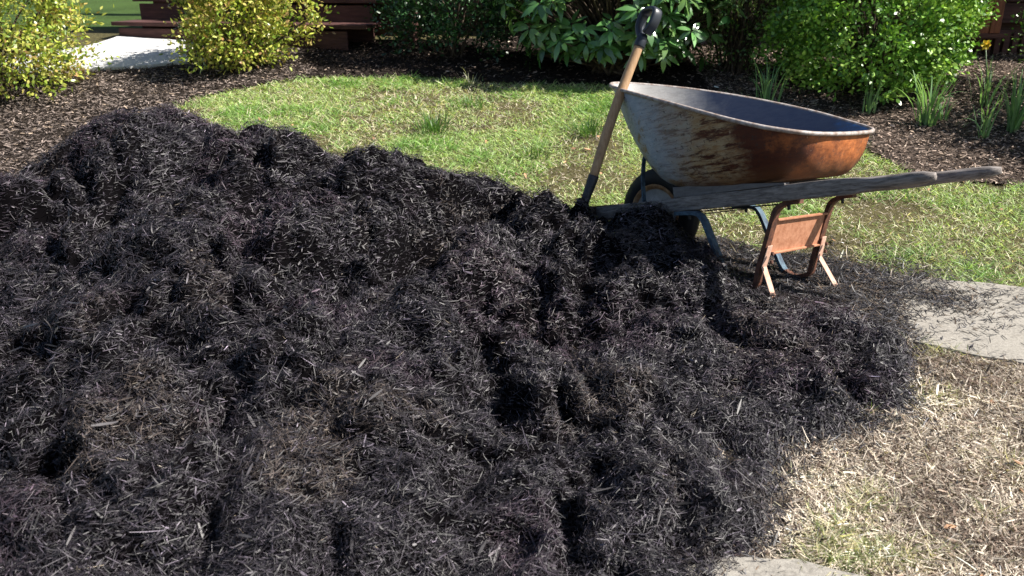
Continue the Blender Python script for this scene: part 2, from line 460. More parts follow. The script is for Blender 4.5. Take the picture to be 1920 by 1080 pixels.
def Hbase(X, Y):
    sh = X.shape; P = np.stack([X.ravel(), Y.ravel()], 1); out = np.empty(len(P))
    for a in range(0, len(P), 20000):
        q = P[a:a + 20000]; d = ((q[:, None] - CP_[None]) ** 2).sum(-1)
        out[a:a + 20000] = tps(d) @ sol[:n] + sol[n] + q @ sol[n + 1:]
    return out.reshape(sh)
GX, GY, GS = np.arange(-3.2, 2.0, .0125), np.arange(.7, 4.7, .0125), .0125
XX, YY = np.meshgrid(GX, GY)
HB = Hbase(XX, YY)
wx, wy = XX + .13 * fbm(XX * 2.6, YY * 2.6, 50), YY + .13 * fbm(XX * 2.6, YY * 2.6, 51)
thick = np.clip((HB - G(XX, YY)) / .12, 0, 1)
amp_ = .55 + .6 * np.clip(.5 + fbm(XX * 1.3, YY * 1.3, 66), 0, 1)
rx_, ry_ = wx * .85 + wy * .5, wy * .85 - wx * .5
clod = ((np.abs(vn(rx_ * 2.3, ry_ * 3.6, 60)) - .35) * .19 + (np.abs(vn(wx * 6.5, wy * 6.5, 61)) - .35) * .13) * amp_ + np.abs(vn(wx * 17, wy * 17, 62)) * .034 + .016 * fbm(XX * 32, YY * 32, 63, 2)
pn_ = fbm(rx_ * 3.4 + 4, ry_ * 5.0, 68, 3)
clod -= .062 * np.clip((pn_ - .16) / .12, 0, 1) + .05 * np.clip((fbm(wx * 10, wy * 10, 69, 2) - .2) / .12, 0, 1)
clod += .022; clod *= 1.02
ridge_ = np.clip((YY - 3.3) / .3, 0, 1)
clod *= (1 - .55 * ridge_) * np.clip((YY - .7) / 1.1, .5, 1)
clod += ridge_ * .022 * fbm(XX * 9, YY * 9, 72)
# bigger hollows that the photo shows
for (px, py, Yy, rx, ry, dz) in [(1090, 492, 3.0, .26, .09, -.10), (1140, 430, 3.3, .3, .1, .05), (300, 400, 2.9, .25, .12, -.07), (620, 300, 3.45, .12, .12, -.05), (850, 400, 3.2, .3, .08, -.05),
                                 (130, 740, 1.9, .18, .08, -.05), (330, 835, 1.65, .12, .06, -.04), (770, 640, 2.2, .1, .06, -.06), (330, 210, 3.7, .14, .12, .03)]:
    q = at(px, py, Yy); clod += dz * np.exp(-((XX - q[0]) / rx) ** 2 - ((YY - q[1]) / ry) ** 2)
qb = at(1440, 520, 2.95); qc = at(1190, 430, 3.4)
quiet = np.maximum(np.exp(-((XX - qb[0]) / .42) ** 2 - ((YY - qb[1]) / .30) ** 2), .35 * np.exp(-((XX - qc[0]) / .30) ** 2 - ((YY - qc[1]) / .2) ** 2))
HH = HB + clod * (.15 + .85 * thick) * (1 - .85 * quiet) - .022 * thick
def Hs(X, Y, arr=HH):
    fx = np.clip((X - GX[0]) / GS, 0, len(GX) - 2.001); fy = np.clip((Y - GY[0]) / GS, 0, len(GY) - 2.001)
    ix, iy = fx.astype(int), fy.astype(int); fx -= ix; fy -= iy
    return (arr[iy, ix] * (1 - fx) + arr[iy, ix + 1] * fx) * (1 - fy) + (arr[iy + 1, ix] * (1 - fx) + arr[iy + 1, ix + 1] * fx) * fy
def zc(X, Y, Z): return Y * CP + (HC - Z) * SP

def pile():
    V = np.stack([XX, YY, HH - .012], -1).reshape(-1, 3); nx = len(GX)
    i = np.arange(len(GY) - 1)[:, None] * nx + np.arange(nx - 1)[None, :]
    F = np.stack([i, i + 1, i + 1 + nx, i + nx], -1).reshape(-1, 4)
    above = (HH - .012 > G(XX, YY) - .03).reshape(-1)
    F = F[above[F].any(1)]
    used = np.unique(F); mp = np.zeros(len(V), int); mp[used] = np.arange(len(used)); V = V[used]; F = mp[F]
    C = np.tile(np.array([.009, .008, .010]), (len(V), 1))
    parts = [(V, F, C)]
    nb = len(F)
    # strands, denser where the camera is close
    N = 2000000
    X = rng.uniform(GX[0], GX[-1], N); Y = GY[0] + (GY[-1] - GY[0]) * rng.random(N) ** 1.15
    Z = Hs(X, Y); g = G(X, Y)
    e = .06
    gx = (Hs(X + e * .4, Y) - Hs(X - e * .4, Y)) / (e * .8); gy = (Hs(X, Y + e * .4) - Hs(X, Y - e * .4)) / (e * .8)
    nrm = unit(np.stack([-gx, -gy, np.ones(N)], 1))
    dpt = zc(X, Y, Z)
    view = unit(np.stack([-X, -Y, HC - Z], 1))
    facing = (nrm * view).sum(1)
    keep = (Z > g - .004) & (dpt > .9) & (np.abs(X) < .66 * dpt + .35)
    keep &= rng.random(N) < np.clip(1.5 / dpt ** .8, 0, 1) * np.where(facing > -.1, 1, .25)
    X, Y, Z, nrm, dpt = X[keep], Y[keep], Z[keep], nrm[keep], dpt[keep]; N = len(X)
    print("strands", N)
    # flow direction with randomness
    ang = 3.2 * vn(X * 4, Y * 4, 70) + rng.normal(0, 1.0, N)
    d = np.stack([np.cos(ang), np.sin(ang), rng.normal(0, .25, N)], 1)
    d = d - nrm * (d * nrm).sum(1)[:, None] * .9
    stick = rng.random(N) < .10
    d = unit(d) + nrm * np.where(stick, rng.uniform(.3, 1.3, N), rng.normal(.05, .18, N))[:, None]
    L = np.clip(rng.lognormal(-4.16, .5, N), .006, .065) * np.where(stick, .8, 1)
    W = rng.uniform(.0009, .0022, N) * (1 + (rng.random(N) < .05) * 1.8)
    W *= np.clip(dpt / 2.6, .85, 1.15)
    tw = unit(nrm + rng.normal(0, .65, (N, 3)))
    pos = np.stack([X, Y, Z + rng.uniform(-.012, .012, N)], 1) - unit(d) * (L * .4)[:, None]
    pur = fbm(X * 3.5, Y * 3.5, 80); brn = fbm(X * 4.5 + 9, Y * 4.5, 81)
    c = np.array([.0175, .0148, .0185]) * rng.lognormal(0, .95, N)[:, None]
    pm = np.clip((pur - .1) * 4, 0, 1) * (rng.random(N) < .65)
    c = c * (1 - pm[:, None]) + pm[:, None] * np.array([.040, .028, .037]) * rng.lognormal(0, .6, N)[:, None]
    q = at(1230, 720, 2.2); q2 = at(700, 1000, 1.5); q3 = at(1500, 640, 2.5)
    loc = np.exp(-(((X - q[0]) / .45) ** 2 + ((Y - q[1]) / .4) ** 2)) + .8 * np.exp(-(((X - q2[0]) / .8) ** 2 + ((Y - q2[1]) / .3) ** 2)) + .9 * np.exp(-(((X - q3[0]) / .4) ** 2 + ((Y - q3[1]) / .4) ** 2))
    bmk = np.clip((brn - .30 + .34 * loc) * 3.0, 0, 1) * (rng.random(N) < .5)
    bc = np.array([.058, .045, .039]) * rng.lognormal(0, .38, N)[:, None]
    c = c * (1 - bmk[:, None]) + bmk[:, None] * bc
    pal = rng.random(N) < .0018
    c[pal] = np.array([.30, .25, .19]) * rng.uniform(.6, 1.2, (pal.sum(), 1))
    parts.append(ribbons(pos, d, tw, L, W, rng.normal(0, .28, N), c, (.7, 1, .45)))
    # some larger splinters
    M = 260
    k = rng.choice(N, M, p=(1 / dpt) / (1 / dpt).sum())
    d2 = unit(d[k] + rng.normal(0, .2, (M, 3)))
    parts.append(ribbons(np.stack([X[k], Y[k], Z[k] + .01], 1), d2, unit(nrm[k] + rng.normal(0, .3, (M, 3))), rng.uniform(.03, .07, M), rng.uniform(.003, .007, M), rng.normal(0, .1, M),
                         np.array([.06, .055, .057]) * rng.lognormal(0, .6, (M, 1)), (.6, 1, .9, .3)))
    V, F, C = join(parts)
    mi = np.ones(len(F), int); mi[:nb] = 0
    o = npmesh("mulch_pile", V, F, [M_under, M_strand], C, midx=mi)
    tag(o, "large heap of shredded black bark mulch covering the foreground", "mulch pile")
pile()

# thin spill of strands around the foot of the heap
def spill():
    N = 190000
    X = rng.uniform(-.2, 2.2, N); Y = rng.uniform(1.2, 3.75, N)
    hb = Hs(X, Y, HB); g = G(X, Y)
    d = np.clip((g - hb) / .09, 0, 3)
    q = gp(1560, 545)
    near = np.exp(-(((X - q[0]) / .50) ** 2 + ((Y - q[1]) / .34) ** 2))
    pr = np.exp(-d * 5.0) * .5 + 1.4 * near * np.clip(fbm(X * 6, Y * 6, 90) + .55, 0, 1)
    pr = np.maximum(pr, np.where(in_spill(X, Y), np.where(inside(X, Y, P_slab) & (X > gp(1680, 590)[0]), .4, 1.0), 0))
    keep = ((hb < g + .01) | (Hs(X, Y) < g + .028)) & (rng.random(N) < pr)
    X, Y = X[keep], Y[keep]; N = len(X); g = G(X, Y) + np.where(inside(X, Y, P_slab), .020, .006)
    a = rng.uniform(0, 6.28, N); d = np.stack([np.cos(a), np.sin(a), rng.normal(.05, .12, N)], 1)
    c = np.array([.028, .026, .030]) * rng.lognormal(0, .5, N)[:, None]
    bb = rng.random(N) < .2; c[bb] = np.array([.09, .065, .045]) * rng.lognormal(0, .4, (bb.sum(), 1))
    V, F, C = ribbons(np.stack([X, Y, g + .002 + rng.uniform(0, .008, N)], 1), d, unit(np.array([0, 0, 1.]) + rng.normal(0, .35, (N, 3))), rng.uniform(.01, .05, N), rng.uniform(.0015, .004, N), rng.normal(0, .2, N), c)
    tag(npmesh("loose_mulch", V, F, M_strand, C), "loose black mulch strands scattered over the slab and grass beside the heap", "loose mulch", kind="stuff")
spill()

# ------------------------------------------------------------------ grass, straw, chips
def green_amount(X, Y):
    """1 = lush, 0 = bare dry thatch"""
    n = fbm(X * 2.2, Y * 2.2, 100) * 1.15 + fbm(X * 7, Y * 7, 104) * .5
    v = .72 + n
    q = gp(1480, 440); v -= .55 * np.exp(-(((X - q[0]) / .8) ** 2 + ((Y - q[1]) / .35) ** 2))
    q = gp(1020, 370); v -= .5 * np.exp(-(((X - q[0]) / .5) ** 2 + ((Y - q[1]) / .25) ** 2))
    q = gp(1660, 480); v += .5 * np.exp(-(((X - q[0]) / .8) ** 2 + ((Y - q[1]) / .10) ** 2))
    dry = inside(X, Y, P_dry)
    vd = -.22 + n * .9
    for (px, py, r) in [(1625, 925, .08), (1645, 965, .06), (1590, 1030, .09), (1690, 1050, .05), (1760, 1035, .06), (1850, 960, .04), (1500, 900, .04), (1740, 655, .16), (1860, 660, .10), (1720, 740, .14), (1560, 1060, .1), (1900, 470, .2)]:
        q = gp(px, py); vd = vd + 1.0 * np.exp(-(((X - q[0]) / r) ** 2 + ((Y - q[1]) / (r * .8)) ** 2)) * (1 + .6 * vn(X * 25, Y * 25, 107))
    return np.where(dry, vd, v)
def free(X, Y, m=0.0):
    return ~inside(X, Y, P_slab) & ~inside(X, Y, P_slab2) & (Hs(X, Y) < G(X, Y) + .02 - m) & (~in_spill(X, Y) | (rng.random(np.shape(X)) < .04))
def lawn():
    N = 620000
    X = rng.uniform(-3.3, 4.3, N); Y = 1.3 + 5.6 * rng.random(N) ** .8
    dp = zc(X, Y, 0)
    jx, jy = X + .05 * vn(X * 9, Y * 9, 110), Y + .05 * vn(X * 9, Y * 9, 111)
    k = inside(jx, jy, P_lawn) & (np.abs(X) < .64 * dp + .3) & free(X, Y)
    X, Y = X[k], Y[k]
    X2 = rng.uniform(.4, 2.4, 160000); Y2 = rng.uniform(1.25, 3.0, 160000)
    k = inside(X2, Y2, P_dry) & free(X2, Y2); X = np.concatenate([X, X2[k]]); Y = np.concatenate([Y, Y2[k]])
    v = green_amount(X, Y)
    k = rng.random(len(X)) < np.clip(v + .15, 0.03, 1)
    X, Y, v = X[k], Y[k], v[k]; N = len(X); print("blades", N)
    g = G(X, Y)
    a = rng.uniform(0, 6.28, N); t = rng.uniform(.2, 1.3, N)
    d = np.stack([np.cos(a), np.sin(a), t], 1)
    tuft = np.clip(fbm(X * 5, Y * 5, 120) * 2, 0, 1)
    L = rng.uniform(.022, .052, N) * (1 + .7 * tuft); W = rng.uniform(.002, .0042, N) * np.clip(zc(X, Y, 0) / 4, .8, 1.6)
    hue = rng.random(N)[:, None]; br = rng.lognormal(0, .3, N)[:, None]
    c = (np.array([.21, .34, .095]) * (1 - hue) + np.array([.46, .53, .26]) * hue) * br
    lush = np.clip(tuft * 1.2, 0, 1)[:, None] * .6
    c = c * (1 - lush) + lush * np.array([.10, .25, .04]) * br
    dz_ = inside(X, Y, P_dry)[:, None]; c = np.where(dz_, c * np.array([.8, .62, .8]), c)
    dr = (rng.random(N) < .22 * dz_[:, 0]) | (rng.random(N) < np.clip(.50 - v * .40, .10, .65))
    c[dr] = np.array([.60, .54, .38]) * rng.lognormal(0, .25, (dr.sum(), 1))
    V, F, C = ribbons(np.stack([X, Y, g - .004], 1), d, unit(np.array([0, 0, 1.]) + rng.normal(0, .4, (N, 3))), L, W, -rng.uniform(.1, .6, N), c, (1, .8, .12), tipcol=c * 1.25)
    tag(npmesh("grass", V, F, M_grass, C), "short patchy spring lawn grass behind the mulch heap", "grass", kind="stuff")
lawn()
def straw():
    parts = []
    for N0, xr, yr, zone in ((230000, (-2.6, 3.8), (2.7, 6.4), 0), (450000, (.4, 2.6), (1.25, 3.2), 1)):
        X = rng.uniform(*xr, N0); Y = rng.uniform(*yr, N0); dp = zc(X, Y, 0)
        dry = inside(X, Y, P_dry)
        k = inside(X, Y, P_lawn) & (dry == bool(zone)) & (np.abs(X) < .64 * dp + .2) & free(X, Y)
        X, Y = X[k], Y[k]; v = green_amount(X, Y)
        k = rng.random(len(X)) < np.clip((1.0 if zone else .38) - v * .45, .08, 1)
        X, Y = X[k], Y[k]; N = len(X); print("straw", N)
        a = rng.uniform(0, 6.28, N) ; d = np.stack([np.cos(a), np.sin(a), rng.normal(.12, .25, N)], 1)
        L = rng.lognormal(-4.05, .5, N).clip(.006, .06); W = rng.uniform(.001, .0027, N) * np.where(rng.random(N) < .08, 2.5, 1)
        pn = fbm(X * 5, Y * 5, 130)[:, None] * 1.5
        br = rng.lognormal(0, .35, N)[:, None]
        c = np.array([.57, .49, .405]) * br * (1 + .5 * pn)
        k2 = rng.random(N) < .3 - .35 * pn[:, 0]; c[k2] = np.array([.22, .165, .13]) * br[k2]
        k3 = rng.random(N) < .2; c[k3] = np.array([.09, .06, .045]) * br[k3]
        k4 = rng.random(N) < .05; c[k4] = np.array([.62, .55, .45]) * br[k4].clip(.5, 1.3)
        parts.append(ribbons(np.stack([X, Y, G(X, Y) + rng.uniform(0, .012, N)], 1), d, unit(np.array([0, 0, 1.]) + rng.normal(0, .4, (N, 3))), L, W, rng.normal(0, .2, N), c, (.6, 1, .4)))
    V, F, C = join(parts)
    tag(npmesh("dead_grass", V, F, M_straw, C), "pale dead grass and straw thatch on the bare patches", "dead grass", kind="stuff")
straw()
def chips():
    parts = []
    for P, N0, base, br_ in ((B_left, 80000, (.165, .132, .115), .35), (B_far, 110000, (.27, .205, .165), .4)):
        P = np.array(P)
        X = rng.uniform(max(P[:, 0].min(), -4.6), min(P[:, 0].max(), 4.8), N0); Y = rng.uniform(P[:, 1].min(), P[:, 1].max(), N0)
        dp = zc(X, Y, .3)
        k = inside(X, Y, P) & (np.abs(X) < .64 * dp + .2) & (Hs(X, Y) < G(X, Y) + .01)
        X, Y = X[k], Y[k]; N = len(X); print("chips", N)
        a = rng.uniform(0, 6.28, N); d = np.stack([np.cos(a), np.sin(a), rng.normal(.05, .22, N)], 1)
        L = rng.uniform(.010, .04, N); W = rng.uniform(.003, .009, N)
        c = np.array(base) * rng.lognormal(0, .5, N)[:, None]
        k2 = rng.random(N) < .07; c[k2] = np.array([.42, .32, .24]) * rng.uniform(.6, 1.2, (k2.sum(), 1))
        far_ = base[0] > .265; blk = (X < gp(1330, 165)[0]) & far_  # mostly black chips there: new mulch, with the shade under shrubs painted in
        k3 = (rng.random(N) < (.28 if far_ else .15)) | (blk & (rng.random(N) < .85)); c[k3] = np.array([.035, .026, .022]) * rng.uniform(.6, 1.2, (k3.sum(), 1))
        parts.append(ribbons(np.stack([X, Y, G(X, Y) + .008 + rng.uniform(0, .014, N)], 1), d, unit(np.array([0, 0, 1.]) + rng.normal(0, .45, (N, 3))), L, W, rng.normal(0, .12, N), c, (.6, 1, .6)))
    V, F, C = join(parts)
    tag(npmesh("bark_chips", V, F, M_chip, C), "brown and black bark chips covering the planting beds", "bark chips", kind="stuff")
chips()
def leaves_ground():
    N = 420
    X = rng.uniform(-2, 3.5, N); Y = rng.uniform(1.4, 5.8, N); k = inside(X, Y, P_lawn) & free(X, Y); X, Y = X[k], Y[k]; N = len(X)
    a = rng.uniform(0, 6.28, N); d = np.stack([np.cos(a), np.sin(a), rng.normal(.1, .2, N)], 1)
    c = np.array([.30, .17, .10]) * rng.lognormal(0, .4, (N, 1))
    V, F, C = ribbons(np.stack([X, Y, G(X, Y) + .015], 1), d, unit(np.array([0, 0, 1.]) + rng.normal(0, .5, (N, 3))), rng.uniform(.015, .04, N), rng.uniform(.01, .02, N), rng.normal(0, .4, N), c, (.15, 1, .8, .1))
    tag(npmesh("fallen_leaves", V, F, M_chip, C), "small brown dead leaves lying in the grass", "fallen leaves", kind="stuff")
leaves_ground()

def blade_clump(name, base, n, L, W, label, cat, spread=.05, droop=.5, col=(.16, .26, .10), group=None, lean=.35, M=None):
    t = thing(name, base, label, cat, group)
    r = rng.uniform(0, spread, n); a = rng.uniform(0, 6.28, n)
    pos = np.stack([r * np.cos(a), r * np.sin(a), np.zeros(n) - .01], 1)
    a2 = a + rng.normal(0, .6, n); le = rng.uniform(.05, lean, n)
    d = unit(np.stack([np.cos(a2) * le, np.sin(a2) * le, np.ones(n)], 1))
    side = np.stack([-np.sin(a2), np.cos(a2), np.zeros(n)], 1)
    nrm = unit(np.cross(side, d) + rng.normal(0, .25, (n, 3)))
    out = np.stack([np.cos(a2), np.sin(a2), np.zeros(n)], 1)
    nrm = nrm * np.sign((nrm * out).sum(1))[:, None]
    # bend outwards, then down: build by hand for a real arch
    K = 9; Ls = L * rng.uniform(.55, 1.1, n); dr = droop * rng.random(n) ** 1.5
    c = np.array(col) * rng.lognormal(0, .25, (n, 1))
    V = np.zeros((n, K, 2, 3)); p = pos.copy(); th = np.arctan(le); 
    sd = unit(np.cross(d, nrm))
    for k in range(K):
        f = k / (K - 1); w = W * .5 * min(1, 1.6 * (1 - f) + .12)
        V[:, k, 0] = p - sd * w; V[:, k, 1] = p + sd * w
        ang = th + dr * 3.6 * f * f
        p = p + (out * np.sin(ang)[:, None] + np.array([0, 0, 1.]) * np.cos(ang)[:, None]) * (Ls / (K - 1))[:, None]
    V = V.reshape(-1, 3); bs = (np.arange(n) * K * 2)[:, None]
    F = np.stack([bs + np.array([2 * k, 2 * k + 1, 2 * k + 3, 2 * k + 2]) for k in range(K - 1)], 1).reshape(-1, 4)
    npmesh("leaves", V, F, M or M_grass, np.repeat(c, K * 2, axis=0), parent=t, smooth=True)
    return t
D = [((1735, 236), 34, .40, .014, .05, .75, "arching daffodil leaves in the right bed in front of the boxwood"),
     ((1897, 248), 40, .42, .012, .05, .35, "upright daffodil leaves near the right edge of the bed"),
     ((1846, 262), 13, .36, .010, .03, 1.0, "sparse drooping daffodil leaves between the two fuller clumps"),
     ((1768, 228), 9, .20, .010, .03, .9, "small daffodil tuft just right of the arching clump"),
     ((1628, 214), 16, .30, .009, .04, .35, "shaded daffodil clump behind the rear of the wheelbarrow"),
     ((1440, 196), 38, .36, .008, .09, .95, "shaded bluish grassy clump behind the tub of the wheelbarrow"),
     ((1850, 200), 22, .36, .009, .10, .5, "shaded daffodil clump beneath the single yellow flower")]
for (pp, n_, L, W, sp_, dr, lab) in D:
    blade_clump("daffodil_plant", gp(*pp), n_, L, W, lab, "plant", sp_, dr, (.20, .34, .15), "daffodil clumps in the right bed")
T = [((815, 246), 130, .17, "broad dark tuft in the middle of the lawn"), ((890, 200), 60, .12, "wiry tuft upper middle of the lawn"), ((1105, 250), 130, .15, "dark tuft left of the shovel shaft"),
     ((1010, 290), 50, .10, "small tuft between the dark tuft and the mulch heap"), ((882, 158), 14, .16, "thin pale tall blades at the far lawn edge"), ((1180, 205), 50, .12, "tuft just left of the tub nose")]
for i, (pp, n_, L, lab) in enumerate(T):
    blade_clump("grass_tuft", gp(*pp), n_, L, .005, lab, "grass tuft", .11 if n_ > 20 else .05, .8, (.085, .17, .045) if i != 4 else (.42, .42, .30), "coarse tufts in the lawn", .9)
# daffodil flower
f0 = gp(1846, 205); ft = at(1848, 84, f0[1])
fl = thing("daffodil_flower", f0, "single yellow daffodil bloom on a tall stem before the dark wall", "flower")
bm = bmesh.new(); tt = Vector(ft - f0); sweep(bm, [(0, 0, 0), tt * .5 + Vector((.01, 0, 0)), tt], circ(.004, 6), up=(0, 1, .01)); bmobj("stem", bm, mat("stem_green", (.08, .14, .05), .5)[0], fl, True)
M_yel = mat("daffodil_yellow", (.78, .55, .03), .5)[0]
bm = bmesh.new()
for k in range(6):
    a = k * math.pi / 3; q = [Vector((.0, 0, 0)), Vector((.026 * math.cos(a + .45), -.006, .026 * math.sin(a + .45))), Vector((.036 * math.cos(a), -.002, .036 * math.sin(a))), Vector((.026 * math.cos(a - .45), -.006, .026 * math.sin(a - .45)))]
    bm.faces.new([bm.verts.new(tt + v) for v in q])
bmobj("petals", bm, M_yel, fl)
bm = bmesh.new(); sweep(bm, [tt + Vector((0, 0, 0)), tt + Vector((0, -.014, -.002)), tt + Vector((0, -.026, -.005))], circ(.011, 10), up=(0, 0, 1), scales=[.7, .85, 1.2], cap=False); bmobj("trumpet", bm, mat("trumpet_yellow", (.85, .55, .03), .5)[0], fl, True)

# ------------------------------------------------------------------ shrubs
def tubes(segs, nside=5):
    V, F = [], []
    for (pts, r0, r1) in segs:
        n = len(pts); b0 = len(V)
        for i, p in enumerate(pts):
            a = pts[max(i - 1, 0)]; c = pts[min(i + 1, n - 1)]; t = unit(np.array(c) - np.array(a)); u = unit(np.cross(t, [.3, .9, .2])); w = np.cross(t, u); r = r0 + (r1 - r0) * i / (n - 1)
            for k in range(nside):
                an = 2 * math.pi * k / nside; V.append(np.array(p) + (u * math.cos(an) + w * math.sin(an)) * r)
        for i in range(n - 1):
            for k in range(nside):
                F.append((b0 + i * nside + k, b0 + i * nside + (k + 1) % nside, b0 + (i + 1) * nside + (k + 1) % nside, b0 + (i + 1) * nside + k))
    return np.array(V), np.array(F)
def shrub(name, base, rad, zc_, label, nclump, per, cr, L, W, pal, M, seed, cut=.0, twigs=30, shape=1.0, lobes=.25, prof=(.15, 1, .75, .08), updir=.4, low=-.9):
    global rng
    keep_rng = rng; rng = np.random.default_rng(seed)
    t = thing(name, base, label, "shrub")
    d = randdir(nclump * 3); d = d[d[:, 2] > low][:nclump]; nclump = len(d)
    lob = 1 + lobes * vn(d[:, 0] * 2.2 + 5 + seed, d[:, 1] * 2.2 + d[:, 2] * 2.7, seed)
    rf = rng.uniform(.45, 1.0, nclump) ** .55 * lob
    cc = d * rf[:, None] * np.array(rad) + np.array([0, 0, zc_])
    cc = cc[(cc[:, 2] > .04)]; nclump = len(cc)
    rot = unit(cc - np.array([0, 0, zc_ * .6]))
    N = nclump * per; idx = np.repeat(np.arange(nclump), per)
    off = rng.normal(0, 1, (N, 3)) * cr * np.array([1, 1, .75])
    pos = cc[idx] + off
    out = unit(rot[idx] + unit(off) * .8 + np.array([0, 0, updir]))
    dr = unit(out + rng.normal(0, .75, (N, 3)))
    nr = unit(rng.normal(0, .7, (N, 3)) + out * .6 + np.array([0, 0, .7]))
    pal = np.array(pal); pi = rng.random(nclump)[idx]; pj = np.clip(pi * .6 + rng.random(N) * .55, 0, .999) * (len(pal) - 1)
    i0 = pj.astype(int); ff = (pj - i0)[:, None]
    c = (pal[i0] * (1 - ff) + pal[i0 + 1] * ff) * rng.lognormal(0, .25, (N, 1))
    g = pos[:, 2] > .01
    Ls = L * rng.uniform(.6, 1.2, N); Ws = W * rng.uniform(.7, 1.2, N)
    V, F, C = ribbons(pos[g], dr[g], nr[g], Ls[g], Ws[g], rng.normal(-.1, .2, g.sum()), c[g], prof)
    npmesh("crown", V, F, M, C, parent=t)
    segs = []
    for k in range(twigs):
        c1 = cc[rng.integers(nclump)]; b0 = np.array([rng.normal(0, .04), rng.normal(0, .04), -.03]); mid = (b0 + c1) / 2 * np.array([.8, .8, 1]) + rng.normal(0, .03, 3) + np.array([0, 0, .05])
        P = [np.array(p) for p in smoothpath([b0, mid, c1], 4)]; segs.append((P, .011, .003))
    V, F = tubes(segs); npmesh("branches", V, F, M_twig, parent=t, smooth=True)
    rng = keep_rng
    return t
yel = [(.07, .13, .02), (.17, .26, .035), (.34, .40, .06), (.50, .48, .12), (.38, .22, .10)]
b1 = gp(0, 178)
shrub("abelia_shrub", b1, (.64, .52, .62), .50, "yellow green shrub with bronze tips at the left edge", 330, 46, .06, .037, .018, yel, M_leaf, 21, twigs=28, lobes=.42)
b2 = gp(455, 128)
shrub("abelia_shrub", b2, (.44, .40, .52), .42, "rounded yellow green shrub in front of the porch steps", 270, 48, .055, .037, .018, yel, M_leaf, 22, twigs=24, lobes=.38)
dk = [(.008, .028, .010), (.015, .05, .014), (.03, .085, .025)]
p = gp(850, 100)
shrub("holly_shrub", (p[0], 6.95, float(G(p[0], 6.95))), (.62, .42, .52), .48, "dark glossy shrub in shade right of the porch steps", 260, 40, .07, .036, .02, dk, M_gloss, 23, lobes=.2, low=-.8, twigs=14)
bx = [(.035, .09, .015), (.085, .20, .03), (.20, .37, .06), (.36, .52, .11)]
p = gp(1640, 190)
shrub("boxwood_shrub", (p[0], 6.05, float(G(p[0], 6.05))), (.70, .58, .70), .56, "large bright green small-leaved bush behind the wheelbarrow", 520, 64, .048, .034, .022, bx, M_gloss, 24, lobes=.16, twigs=60)
p = gp(1400, 160)
shrub("boxwood_shrub", (p[0] + .0, 6.5, float(G(p[0], 6.5))), (.42, .36, .6), .6, "sparser darker bush between the rhododendron and bright bush", 170, 46, .065, .026, .016, [(.03, .08, .014), (.06, .13, .025), (.13, .19, .05), (.2, .2, .1)], M_gloss, 25, twigs=60)
p = gp(1990, 170)
shrub("boxwood_shrub", (p[0], 6.0, float(G(p[0], 6.0))), (.30, .36, .45), .50, "bush leaning in at the right edge of the photo", 120, 42, .055, .026, .016, bx, M_gloss, 26)

def rhodo(base, rad, zc_, seed, label):
    global rng
    keep = rng; rng = np.random.default_rng(seed)
    t = thing("rhododendron", base, label, "shrub")
    n = 330
    d = randdir(n * 2); d = d[d[:, 2] > -.75][:n]; n = len(d)
    rf = rng.uniform(.5, 1.03, n) ** .5
    cc = d * rf[:, None] * np.array(rad) + np.array([0, 0, zc_]); cc[:, 2] = np.maximum(cc[:, 2], .10)
    parts = []; segs = []
    for i in range(n):
        m = rng.integers(7, 12); ax = unit(d[i] * .8 + np.array([0, 0, .9]))
        u = unit(np.cross(ax, [.2, .5, .8])); w = np.cross(ax, u)
        a = np.arange(m) * 2.4 + rng.random(); tilt = rng.uniform(-.45, .55, m)
        dr = (u * np.cos(a)[:, None] + w * np.sin(a)[:, None]) * np.cos(tilt)[:, None] + ax * np.sin(tilt)[:, None]
        L = rng.uniform(.08, .14, m); W = L * rng.uniform(.30, .4, m)
        c = np.array([.075, .175, .05]) * rng.lognormal(0, .25, (m, 1)) * rng.uniform(.7, 1.3)
        if rng.random() < .35: c = np.array([.12, .22, .06]) * rng.lognormal(0, .2, (m, 1))
        parts.append(ribbons(np.tile(cc[i], (m, 1)) + dr * .012, dr, np.tile(ax, (m, 1)) + rng.normal(0, .15, (m, 3)), L, W, -rng.uniform(.15, .5, m), c, (.12, .7, 1, .95, .6, .06)))
        b0 = np.array([rng.normal(0, .08), rng.normal(0, .05), 0]); mid = (b0 + cc[i]) / 2 * np.array([.7, .7, .9])
        segs.append(([np.array(q) for q in smoothpath([b0, mid, cc[i]], 4)], .014, .004))
    V, F, C = join(parts); npmesh("crown", V, F, M_rh, C, parent=t, smooth=True)
    V, F = tubes(segs); npmesh("branches", V, F, M_twig, parent=t, smooth=True)
    rng = keep
M_rh = attr_mat("rhododendron_leaf", .22, .8, trans=.12)
p = gp(1150, 110)
p2 = gp(2300, 240)
shrub("boxwood_shrub", (4.25, 5.0, float(G(4.25, 5.0))), (.62, .55, .75), .8, "bush just beyond the right edge that shades the bed", 260, 40, .07, .04, .026, bx, M_gloss, 27)
rhodo((p[0] - .02, 6.5, float(G(p[0], 6.5))), (.88, .56, .62), .56, 31, "rhododendron with long glossy leaves behind the shovel grip")

